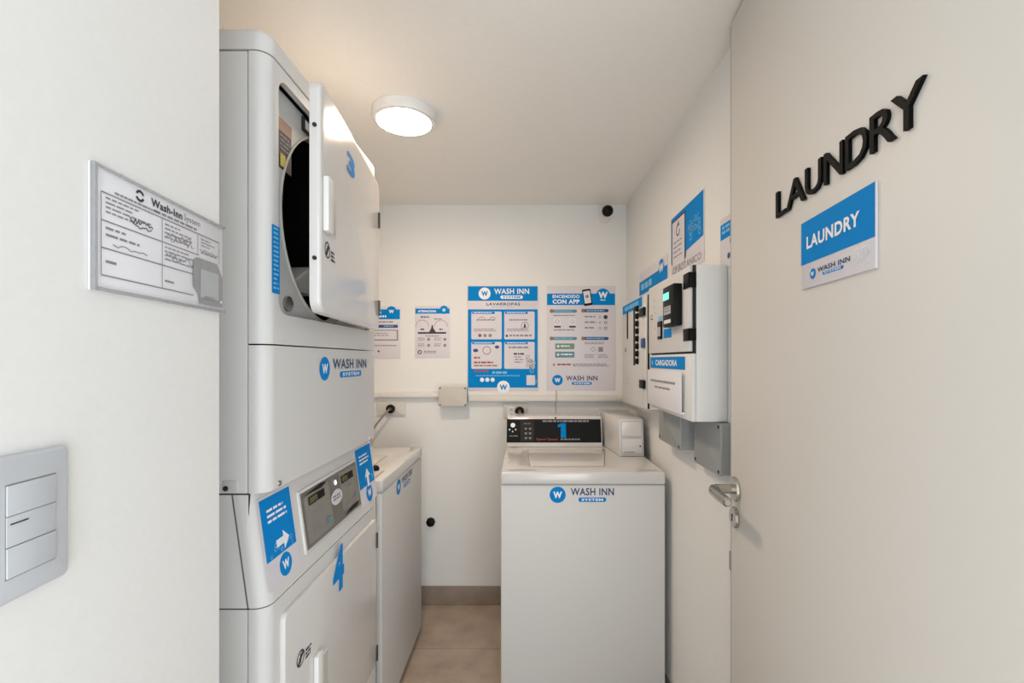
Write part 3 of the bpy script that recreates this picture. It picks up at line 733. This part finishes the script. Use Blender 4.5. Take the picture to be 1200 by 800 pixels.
b = B(); b.rect(U(650.5), U(673), V(409), V(402.3), Y1, GREEN); b.rect(U(650.5), U(673), V(418.8), V(412), Y1, TEAL); b.lines(U(657), U(668), V(406.4), V(404.6), 1, Y2, WHITEI, .9, .1); b.lines(U(657), U(671), V(416.2), V(414.4), 1, Y2, WHITEI, .9, .1); b.flat(circ(U(654), V(405.6), .007, n=10), Y2, WHITEI); b.flat(circ(U(654), V(415.4), .007, n=10), Y2, WHITEI); b.build('button_picture', po)
b = B(); b.lines(U(648.5), U(674), V(371), V(369), 1, Y1, INKG, .6, .02); b.rect(U(649.3), U(657), V(383.8), V(381.8), Y1, INK); b.rect(U(667), U(674.5), V(383.8), V(381.8), Y1, INK); b.rect(U(649.3), U(657), V(380.8), V(372.8), Y1, PAPERG); b.rect(U(667), U(674.5), V(380.8), V(372.8), Y1, PAPERG)
for pxx in (649.3, 667): b.ring(U(pxx + 3.8), V(376.8), .011, .014, Y2, INKG, n=4)
b.lines(U(649), U(673), V(388), V(385.8), 1, Y1, INKG, .6, .02)
for i, yy in enumerate((371.5, 378, 384.5)): b.lines(U(685), U(699), V(yy + 1.5), V(yy - 1.4), 1, Y1, INKG, .6, .15); (b.flat(circ(U(709.5), V(yy), .012, n=16), Y1, INK) if i == 0 else b.ring(U(709.5), V(yy), .006, .009, Y1, INK)); b.ring(U(703), V(yy), .004, .007, Y1, INKG)
b.lines(U(685), U(709), V(404), V(400.6), 2, Y1, INKG, .5, .1); b.ring(U(695), V(409), .011, .015, Y1, INKG, n=4); b.rect(U(701), U(706.5), V(412), V(406.5), Y1, INKG); b.lines(U(685), U(697), V(420), V(415), 3, Y1, INKG, .45, .2); b.lines(U(700.5), U(714), V(420), V(415), 3, Y1, INKG, .45, .3)
b.lines(U(653), U(669), V(428), V(426), 1, Y1, INKR, .9, 0); b.flat(circ(U(649), V(427.2), .006, n=10), Y1, INKR); b.lines(U(671), U(714), V(430), V(426), 2, Y1, INKG, .55, .12); b.build('small_print', po)
b = B(); logo(b, U(647), U(700), V(451.5), V(439), Y1); b.build('logo', po)
# A4 sheets
po, U, V = poster(486.5, 527.5, 358.5, 419.5, 'small white notice with blue heading, hanging whole between dryer and large blue poster', 'wall_notice', 'notice')
b = B(); b.rect(U(487), U(527), V(367.5), V(361.5), Y1, BLUE); b.flat(circ(U(520.5), V(363), .024), Y2, BLUE); b.build('header_band', po)
b = B(); b.text('ATENCION', U(490), U(511), V(366), V(363.4), Y2, WHITEI, bold=.04); badge(b, U(520.5), V(363.3), .011, Y3, LBLUE, WHITEI); b.build('lettering', po)
b = B(); b.lines(U(493), U(503.5), V(372.3), V(370.6), 1, Y1, NAVY, .9, 0); b.rect(U(490), U(523), V(391), V(389), Y1, INK)
b.flat([(U(503), V(389)), (U(511), V(389)), (U(508), V(384.5)), (U(507.5), V(381)), (U(506), V(381)), (U(505.5), V(384.5))], Y1, INK)
for x in (495, 517): b.ring(U(x), V(382.5), .035, .038, Y1, INKG, 0, 180); b.lines(U(x - 2), U(x + 3), V(387), V(385), 1, Y1, INK, .8, .3)
b.lines(U(509), U(519), V(375), V(373), 1, Y1, INKG, .7, .1); b.lines(U(499), U(515), V(394.5), V(393), 1, Y1, INKG, .8, .05)
for yy in (395.5, 402.5):
    for x in (490, 509): b.lines(U(x), U(x + 9), V(yy + 4), V(yy), 3, Y1, INKG, .45, .2); b.flat(circ(U(x + 12.5), V(yy + 2), .009, n=10), Y1, INKG)
b.ring(U(492), V(412.5), .007, .012, Y1, INK); b.lines(U(497), U(512), V(414.5), V(411), 2, Y1, INKG, .6, .1); b.build('small_print', po)
po, U, V = poster(428.5, 469.5, 359, 420, 'small white notice with a blue heading half hidden behind the dryer', 'wall_notice', 'notice')
b = B(); b.rect(U(429), U(469), V(374), V(362.5), Y1, BLUE); b.flat(circ(U(459), V(364.5), .028), Y2, BLUE); b.build('header_band', po)
b = B(); b.lines(U(432), U(447), V(367.5), V(365), 1, Y2, WHITEI, .9, 0); b.lines(U(432), U(453), V(372), V(369.5), 1, Y2, WHITEI, .9, 0); b.text('W', U(456), U(462), V(367), V(363), Y3, WHITEI, bold=.05); b.build('lettering', po)
b = B(); b.lines(U(432), U(462), V(378.5), V(376.5), 1, Y1, INKG, .8, .05); b.rect(U(432), U(466.5), V(384), V(380.5), Y1, DBLUE); b.lines(U(450), U(462), V(383), V(381.5), 1, Y2, LBLUE, .9, .05)
b.rect(U(432), U(466.8), V(399), V(386.5), Y1, INKG); b.rect(U(433), U(465.2), V(397.6), V(387.5), Y2, PAPER); b.lines(U(436), U(458), V(395), V(390), 2, Y3, INKG, .4, .2); b.lines(U(432), U(466), V(405.8), V(404.2), 1, Y1, INKG, .7, .03); b.flat(circ(U(444), V(411.5), .006, n=10), Y1, INK); b.build('small_print', po)

# ------------------------------------------------------------------ conduit, junction box, outlets
zc = EYE + (CY - 462.5) / S; zd = EYE + (CY - 466.5) / S
b = B(); b.box(XL + .01, (516 - CX) / S, YB - .03, YB - .0005, zc - .013, zc + .013, PIPE, .004); tag(b.build('cable_trunking'), 'white cable trunking on the back wall left of the grey junction box', 'trunking')
b = B(); b.box((549.5 - CX) / S, XR - .031, YB - .032, YB - .0005, zd - .016, zd + .016, PIPE, .004)
b.box(XR - .032, XR - .0005, 1.79, YB - .033, zd - .016, zd + .016, PIPE, .004); tag(b.build('cable_trunking'), 'white cable trunking from the grey junction box round the right corner', 'trunking')
X0, X1, Z0, Z1 = (516.3 - CX) / S, (549 - CX) / S, EYE + (CY - 475) / S, EYE + (CY - 452) / S
jb = thing('junction_box', 'square grey junction box on the back wall between two runs of trunking', 'junction box', fr(0, YB + .0007, 0, 0))
b = B(); b.prism(rrect(X0 + .003, X1 - .003, Z0 + .003, Z1 - .003, .01), 'Y', -.05, -.0005, GREYP); b.build('case', jb)
b = B(); b.prism(rrect(X0, X1, Z0, Z1, .012), 'Y', -.068, -.0505, GREYP, .004, 3, 'lo'); lidj = b.build('cover', jb)
for x in (X0 + .01, X1 - .01):
    for z in (Z0 + .01, Z1 - .01):
        b = B(); b.lathe([(.0, -.0685), (.0045, -.0685), (.0045, -.067), (.0, -.067)], GAP, (x, 0, z), 'Y', 12); b.build('screw', lidj)
def outlet(px0, px1, py0, py1, plugx, label):
    M = fr(0, YB, 0, 0)
    o = thing('wall_outlet', label, 'outlet', M, None)
    X0, X1, Z0, Z1 = (px0 - CX) / S, (px1 - CX) / S, EYE + (CY - py1) / S, EYE + (CY - py0) / S
    b = B(); b.prism(rrect(X0, X1, Z0, Z1, .006), 'Y', -.009, -.0005, OUTL, .003, 2, 'lo'); b.build('cover_plate', o)
    xc, zc = (plugx - CX) / S, (Z0 + Z1) / 2
    xs = X0 + X1 - xc
    b = B(); b.flat(rrect(xs - .02, xs + .02, zc - .025, zc + .025, .004), -.0096, PAPERG)
    for dx, an in ((-.006, 1), (.006, -1)): b.flat([(xs + dx - .0015, zc), (xs + dx + .0015, zc), (xs + dx + .0015 + .003 * an, zc + .012), (xs + dx - .0015 + .003 * an, zc + .012)], -.0102, INK)
    b.build('socket', o)
    return xc, zc
def plug(xc, zc, label, cable, sub):
    o = thing('power_plug', label, 'plug', fr(xc, YB - .0105, zc, 0))
    b = B(); b.lathe([(.0, 0), (.024, 0), (.026, -.01), (.022, -.024), (.012, -.028), (.0, -.028)], BLACK, (0, 0, 0), 'Y', 24); b.build('plug_body', o)
    b = B(); b.lathe([(.0, -.0282), (.0115, -.0282), (.008, -.036), (.0, -.036)], BRASS, (0, 0, 0), 'Y', 16); b.build('strain_relief', o)
    b = B(); b.tube(cable, sub, CABLE, 10); b.build('cord', o)
xc, zc_ = outlet(442, 475.5, 470, 487, 459, 'white double outlet on the back wall beside the dryer')
plug(xc, zc_, 'black power plug in the outlet beside the dryer, its cord running down left', [(0, -.03, 0), (-.004, -.045, -.006), (-.03, -.05, -.035), (-.07, -.05, -.085), (-.12, -.045, -.17), (-.18, -.04, -.32)], .005)
xc, zc_ = outlet(590, 618, 472, 490, 609, 'white double outlet on the back wall just above the washer console')
plug(xc, zc_, 'black power plug in the outlet just above the washer console', [(0, -.03, 0), (.003, -.042, -.005), (.008, -.046, -.03), (.012, -.04, -.08), (.012, -.03, -.22)], .005)
b = B()
xx, zz = (505 - CX) / S, EYE + (CY - 611) / S
b.lathe([(.0, -.022), (.014, -.022), (.024, -.018), (.026, -.0105), (.026, .0004), (.0, .0004)], BLACK, (xx, YB, zz), 'Y', 8)
o = b.build('pipe_plug'); tag(o, 'black round pipe plug low on the back wall between the washers', 'pipe plug')
# thin wire dropping from the trunking
b = B(); xx = (651.5 - CX) / S; b.tube([(xx, YB + .001, zd + .047), (xx, YB - .004, zd + .045), (xx + .002, YB - .006, zd + .028), (xx + .001, YB - .036, zd + .015), (xx - .002, YB - .036, zd - .016), (xx - .004, YB - .012, zd - .03), (xx - .002, YB - .008, zd - .10)], .0017, CABLE, 8); tag(b.build('thin_wire'), 'thin grey wire looped over the trunking below the app poster', 'wire')

# ------------------------------------------------------------------ control cabinets on the right wall
XF = .48
MK = fr(XF, 1.742, 0, -90); KW = 1.742 - 1.306; KD = XR - XF
kc = thing('payment_cabinet', 'white wall cabinet with a black card reader and a blue CARGADORA label', 'cabinet', MK)
KZ0, KZ1 = 1.223, 1.675; ks = 1.4255
b = B(); b.box(0, KW, .012, KD - .0005, KZ0, KZ1, PLAST, .003); b.box(0, KW, 0, .0118, KZ0, ks - .006, PLAST, .002); b.build('case', kc)
b = B(); b.box(.003, KW - .001, .004, .0118, ks - .006, KZ1 - .001, GAP); b.build('gasket', kc)
b = B(); b.box(.002, KW - .0055, -.006, .0038, ks, KZ1 - .002, ENAM2, .002); kd = b.build('upper_door', kc)
kl = lambda px, py, y=-.006: L(MK, px, py, y)
for yy in (328, 392):
    x0, z1 = kl(803, yy - 6.5); x1, z0 = kl(813, yy + 6.5)
    b = B(); b.box(KW - .046, KW + .002, -.010, -.0062, z0, z1, BLACK, .001); b.box(KW - .0035, KW + .002, -.010, .0118, z0, z1, BLACK, .001); b.build('hinge', kd)
x0, z1 = kl(778, 331, -.03); x1, z0 = kl(790.5, 381, -.03)
z1 = (kl(778, 336, -.03)[1] + kl(795, 331, -.03)[1]) / 2
w, h = x1 - x0, z1 - z0
rd = B(); rd.box(x0, x1, -.034, -.0062, z0, z1, BLACK, .004); rd = rd.build('card_reader', kc)
b = B(); b.rect(x0 + w * .05, x0 + w * .62, z0 + h * .66, z0 + h * .84, -.0347, LCDE); b.build('display', rd)
b = B(); b.rect(x0 + w * .12, x0 + w * .78, z0 + h * .30, z0 + h * .5, -.0347, GREYB); b.lines(x0 + w * .2, x0 + w * .7, z0 + h * .33, z0 + h * .47, 2, -.0353, INKG, .5, .1); b.rect(x0 + w * .15, x0 + w * .78, z0 + h * .08, z0 + h * .17, -.0347, PLAST); b.build('reader_label', rd)
b = B(); b.rect(x0 - w * .38, x0 - .002, z0 + h * .66, z0 + h * .86, -.0068, DBLUE); b.build('blue_label', kd)
x0, z1 = kl(772, 377); x1, z0 = kl(776.5, 397)
b = B(); b.box(x0, x1, -.012, -.0062, z0, z1, BLACK, .002); b.rect(x0 + .002, x1 - .004, z0 + .01, z1 - .02, -.0126, GREYB); b.rect(x0 - .004, x1, z1 + .002, z1 + .018, -.0068, LBLUE); b.build('coin_slot', kd)
x0, z1 = kl(778, 386); x1, z0 = kl(787, 395); b = B(); b.rect(x0, x1, z0, z1, -.0068, BLUE); b.build('blue_sticker', kd)
x0, z1 = kl(764.5, 372); b = B(); b.lathe([(.0, -.012), (.008, -.012), (.010, -.0062), (.0, -.0062)], CHROME, (x0, 0, z1), 'Y', 20); b.build('lock', kd)
b = B()
for (q, r_) in ((767, 352), (767, 360), (768, 367), (768, 385)): x0, z1 = kl(q, r_); b.flat(circ(x0, z1, .0035, n=10), -.0068, INKG)
b.build('door_print', kd)
x0, z1 = kl(762.5, 415.5, 0); x1, z0 = kl(803, 430, 0); zt = ks - .014
b = B(); b.rect(.006, x1, zt - .040, zt, -.0007, BLUE); o = b.build('blue_sign', kc)
b = B(); b.text('CARGADORA', .075, x1 - .07, zt - .030, zt - .010, -.0013, WHITEI, bold=.03); b.flat(circ(.035, zt - .02, .008, n=14), -.0013, LBLUE); b.build('lettering', o)
b = B(); b.box(.008, x1 - .004, -.012, -.009, KZ0 + .014, zt - .046, PAPERG, .001); b.box(.008, x1 - .004, -.0088, -.0004, KZ0 + .014, KZ0 + .02, PLAST); o = b.build('paper_holder', kc)
b = B(); b.lines(.05, x1 - .05, KZ0 + .095, KZ0 + .108, 1, -.0126, INKG, .6, .05); b.lines(.10, x1 - .10, KZ0 + .075, KZ0 + .086, 1, -.0126, INKG, .6, .05); b.build('paper_print', o)
# second cabinet
MB = fr(.50, 2.298, 0, -90); BW = 2.298 - 1.865; BD = XR - .50
sc = thing('selector_cabinet', 'white wall cabinet with a column of black buttons, nearest the far right corner', 'cabinet', MB)
bl = lambda px, py, y=-.006: L(MB, px, py, y)
BZ0, BZ1 = 1.197, 1.672
b = B(); b.box(0, BW, .012, BD - .0005, BZ0, BZ1, PLAST, .003); b.build('case', sc)
b = B(); b.box(.002, BW - .002, .004, .0118, BZ0 + .003, BZ1 - .002, GAP); b.build('gasket', sc)
b = B(); b.box(.0, BW - .035, -.006, .0038, BZ0 + .002, BZ1 - .001, ENAM2, .002); sd = b.build('front_door', sc)
b = B(); b.box(BW - .033, BW, -.004, .0038, BZ0 + .002, BZ1 - .001, PLAST, .0015); b.build('door_jamb', sc)
x0 = .005; x1 = bl(755, 400)[0]
b = B(); b.rect(x0, BW - .05, BZ1 - .045, BZ1 - .003, -.0068, BLUE); b.lines(x0 + .05, BW - .10, BZ1 - .034, BZ1 - .013, 1, -.0074, LBLUE, .9, .02); b.build('blue_sign', sd)
for yy in (364.5, 450.5):
    z1 = bl(756, yy - 5)[1]; z0 = bl(756, yy + 5)[1]
    b = B(); b.box(BW - .075, BW + .002, -.014, -.0062, z0, z1, BLACK, .002); b.build('hinge', sc)
z1, z0 = bl(756, 396)[1], bl(756, 407)[1]; b = B(); b.box(BW - .05, BW - .004, -.013, -.0062, z0, z1, DBLUE, .002); b.build('blue_tag', sc)
x0 = bl(735.5, 380)[0]; z1 = bl(735, 366)[1]; z0 = bl(735, 397)[1]; b = B(); b.box(x0 - .012, x0 + .012, -.008, -.0062, z0, z1, BLACK, .001); b.build('black_slot', sd)
x0 = bl(743.5, 380)[0]; z1 = bl(743, 360.5)[1]; z0 = bl(743, 428)[1]; b = B(); b.box(x0 - .014, x0 + .014, -.008, -.0062, z0, z1, BLACK, .001); b.build('button_rail', sd)
xb_ = bl(747.8, 380)[0]
for i in range(8):
    z = bl(748, 361.5 + 8.8 * i)[1]; b = B(); b.lathe([(.0, -.02), (.010, -.02), (.013, -.012), (.015, -.0062), (.0, -.0062)], BLACK, (xb_, 0, z), 'Y', 16); b.build('button', sd)
b = B(); x0, z1 = bl(733, 410); b.lathe([(.0, -.01), (.008, -.01), (.011, -.0062), (.0, -.0062)], STEEL, (x0 + .01, 0, z1), 'Y', 16); b.build('lock', sd)
b = B(); x0, z1 = bl(735.5, 446); b.ring(x0, z1, .026, .028, -.0068, INKG, asp=.6); b.build('oval_print', sd)
# grey boxes below
def gbox(xf, ya, yb, z0, z1, label):
    M = fr(xf, ya, 0, -90); o = thing('electrical_box', label, 'electrical box', M, None); w = ya - yb; d = XR - xf
    b = B(); b.prism(rrect(.002, w - .002, z0 + .002, z1, .006, 4), 'Y', .0085, d + .0003, BOXG); b.build('case', o)
    b = B(); b.prism(rrect(0, w, z0, z1, .008, 4), 'Y', 0, .008, BOXG, .002, 2, 'lo'); c = b.build('cover', o)
    for x in (.012, w - .012):
        for z in (z0 + .012, z1 - .012):
            b = B(); b.lathe([(.0, -.0012), (.005, -.0012), (.005, .002), (.0, .002)], GAP, (x, 0, z), 'Y', 12); b.build('screw', c)
gbox(.53, 1.80, 1.554, 1.090, 1.2215, 'grey electrical box under the payment cabinet, farther from the door')
gbox(.552, 1.485, 1.285, 1.070, 1.2215, 'grey electrical box under the payment cabinet, right next to the door edge')

# posters on the right wall
def rposter(px0, px1, z0, z1, label, pxd=None):
    M = fr(XR - .0004, XR * F / (px0 - CX), 0, -90); w = XR * F / (px0 - CX) - XR * F / (px1 - CX)
    b = B(); b.box(0, w, -.0022, 0, z0, z1, PAPER, .0004); o = b.build('wall_poster', None, M); tag(o, label, 'poster'); return o, w, M
o, w, M = rposter(787.5, 826, 1.722, 1.957, 'blue and white poster with phone picture, high on the wall above card reader')
h = .235; zz = 1.722
b = B(); b.flat([(0, zz + h * .245), (w * .985, zz + h * .36), (w * .985, zz + h - .002), (0, zz + h - .002)], Y1, BLUE); b.build('blue_field', o)
b = B(); b.flat(rrect(w * .02, w * .50, zz + h * .20, zz + h * .94, .008, 4), Y2, NAVY); b.flat(rrect(w * .055, w * .465, zz + h * .17, zz + h * .90, .006, 4), Y3, PAPER); b.ring(w * .26, zz + h * .72, .016, .022, Y4, INK, 60, 360); b.flat([(w * .24, zz + h * .80), (w * .30, zz + h * .80), (w * .27, zz + h * .87)], Y4, INK)
b.lines(w * .1, w * .42, zz + h * .25, zz + h * .56, 4, Y4, INKG, .3, .3); b.build('phone_picture', o)
b = B(); bubbles(b, w * .56, w * .96, zz + h * .40, zz + h * .75, 24, Y2, LBLUE, .003, .012); b.build('bubble_pattern', o)
b = B(); b.text('CP BOTANICO', w * .06, w * .93, zz + h * .05, zz + h * .155, Y1, INKG, bold=.01); b.build('lettering', o)
o, w, M = rposter(750, 783, 1.53, 1.835, 'white poster with blue header and round badge, partly behind the card reader cabinet')
b = B(); b.rect(0, w, 1.725, 1.79, Y1, BLUE); b.flat(circ(w * .82, 1.79, .04), Y2, BLUE); b.build('header_band', o)
b = B(); b.lines(w * .08, w * .5, 1.742, 1.775, 1, Y2, LBLUE, .9, .02); b.text('W', w * .74, w * .90, 1.775, 1.812, Y3, WHITEI, bold=.05); b.build('lettering', o)
o, w, M = rposter(845, 872, 1.665, 1.815, 'small notice with a blue square on the right wall half hidden behind the open door')
b = B(); b.rect(.004, w * .9, 1.752, 1.797, Y1, BLUE); b.lines(.016, w * .8, 1.762, 1.79, 2, Y2, LBLUE, .6, .1); b.build('blue_field', o)
b = B(); b.flat(circ(.058, 1.698, .009, n=16), Y1, DBLUE); b.rect(.065, .068, 1.732, 1.745, Y1, INK); b.build('small_print', o)

# security camera
s_ = F / 2.50
M = fr((712 - CX) / s_, 2.50, EYE + (CY - 247) / s_, 0)
cm = thing('security_camera', 'small round black security camera in the top right corner of the back wall', 'security camera', M)
b = B(); b.lathe([(.0, .03), (.022, .026), (.029, .012), (.031, 0), (.0285, -.012), (.02, -.022), (.0, -.026)], BLACK, (0, 0, 0), 'Y', 32); b.build('camera_head', cm)
b = B(); b.lathe([(.0, YB - 2.50 - .0008), (.036, YB - 2.50 - .0008), (.034, YB - 2.50 - .014), (.0, YB - 2.50 - .015)], PLAST, (0, 0, 0), 'Y', 32); b.tube([(0, .026, 0), (0, .06, 0), (0, .096, 0)], .010, PLAST, 14); b.build('wall_mount', cm)

# ceiling lamp
LX, LY = -.434, 1.637
lm = thing('ceiling_lamp', 'round white surface mounted ceiling lamp, switched on', 'ceiling lamp', fr(LX, LY, H, 0))
b = B(); b.lathe([(.108, -.0006), (.112, -.0006), (.112, -.030), (.109, -.035), (.096, -.036), (.094, -.031), (.094, -.012), (.108, -.012)], PLAST, (0, 0, 0), 'Z', 64)
b.build('housing', lm)
b = B(); b.lathe([(.0, -.034), (.0935, -.034), (.0935, -.030), (.0, -.030)], LAMPE, (0, 0, 0), 'Z', 64); b.build('diffuser', lm)

# ------------------------------------------------------------------ light, world, camera
w = bpy.data.worlds.new('world'); bpy.context.scene.world = w; w.use_nodes = True
bg = w.node_tree.nodes['Background']; bg.inputs['Color'].default_value = (.94, .97, 1, 1); bg.inputs['Strength'].default_value = 1.15
la = bpy.data.lights.new('corridor_daylight', 'AREA'); la.energy = 24; la.shape = 'RECTANGLE'; la.size = 1.6; la.size_y = 1.8; la.color = (.70, .87, 1)
lo_ = bpy.data.objects.new('corridor_daylight', la); C.objects.link(lo_); lo_.location = (.75, -1.5, 1.5)
lo_.rotation_euler = (Vector((-.3, 1.6, 1.2)) - lo_.location).to_track_quat('-Z', 'Y').to_euler()

lb = bpy.data.lights.new('ceiling_fill', 'AREA'); lb.energy = 36; lb.shape = 'RECTANGLE'; lb.size = 2.2; lb.size_y = 1.5; lb.color = (1, .97, .93)  # unseen fill light, added behind the camera to brighten the ceiling
lbo = bpy.data.objects.new('ceiling_fill', lb); C.objects.link(lbo); lbo.location = (.2, -1.2, .35)
lbo.rotation_euler = (Vector((-.1, 1.3, 2.29)) - lbo.location).to_track_quat('-Z', 'Y').to_euler()
cam = bpy.data.cameras.new('camera'); co_ = bpy.data.objects.new('camera', cam); C.objects.link(co_)
co_.location = (0, 0, EYE); co_.rotation_euler = (R(90), 0, 0)
cam.lens = 16; cam.sensor_width = 36; cam.shift_x = -15 / 1200; cam.shift_y = 22 / 1200; cam.clip_start = .01
sc_ = bpy.context.scene; sc_.camera = co_
vs = sc_.view_settings; vs.view_transform = 'Standard'; vs.look = 'None'; vs.gamma = 1; vs.use_curve_mapping = False; vs.exposure = .05
for o in list(bpy.data.objects):      # repeated things share a group
    g = {'wall_outlet': 'wall outlets on the back wall', 'power_plug': 'power plugs on the back wall', 'electrical_box': 'grey electrical boxes under the cabinet', 'cable_trunking': 'cable trunking runs', 'wall_notice': 'small notices on the back wall'}.get(o.name.split('.')[0])
    if g and not o.parent: o['group'] = g
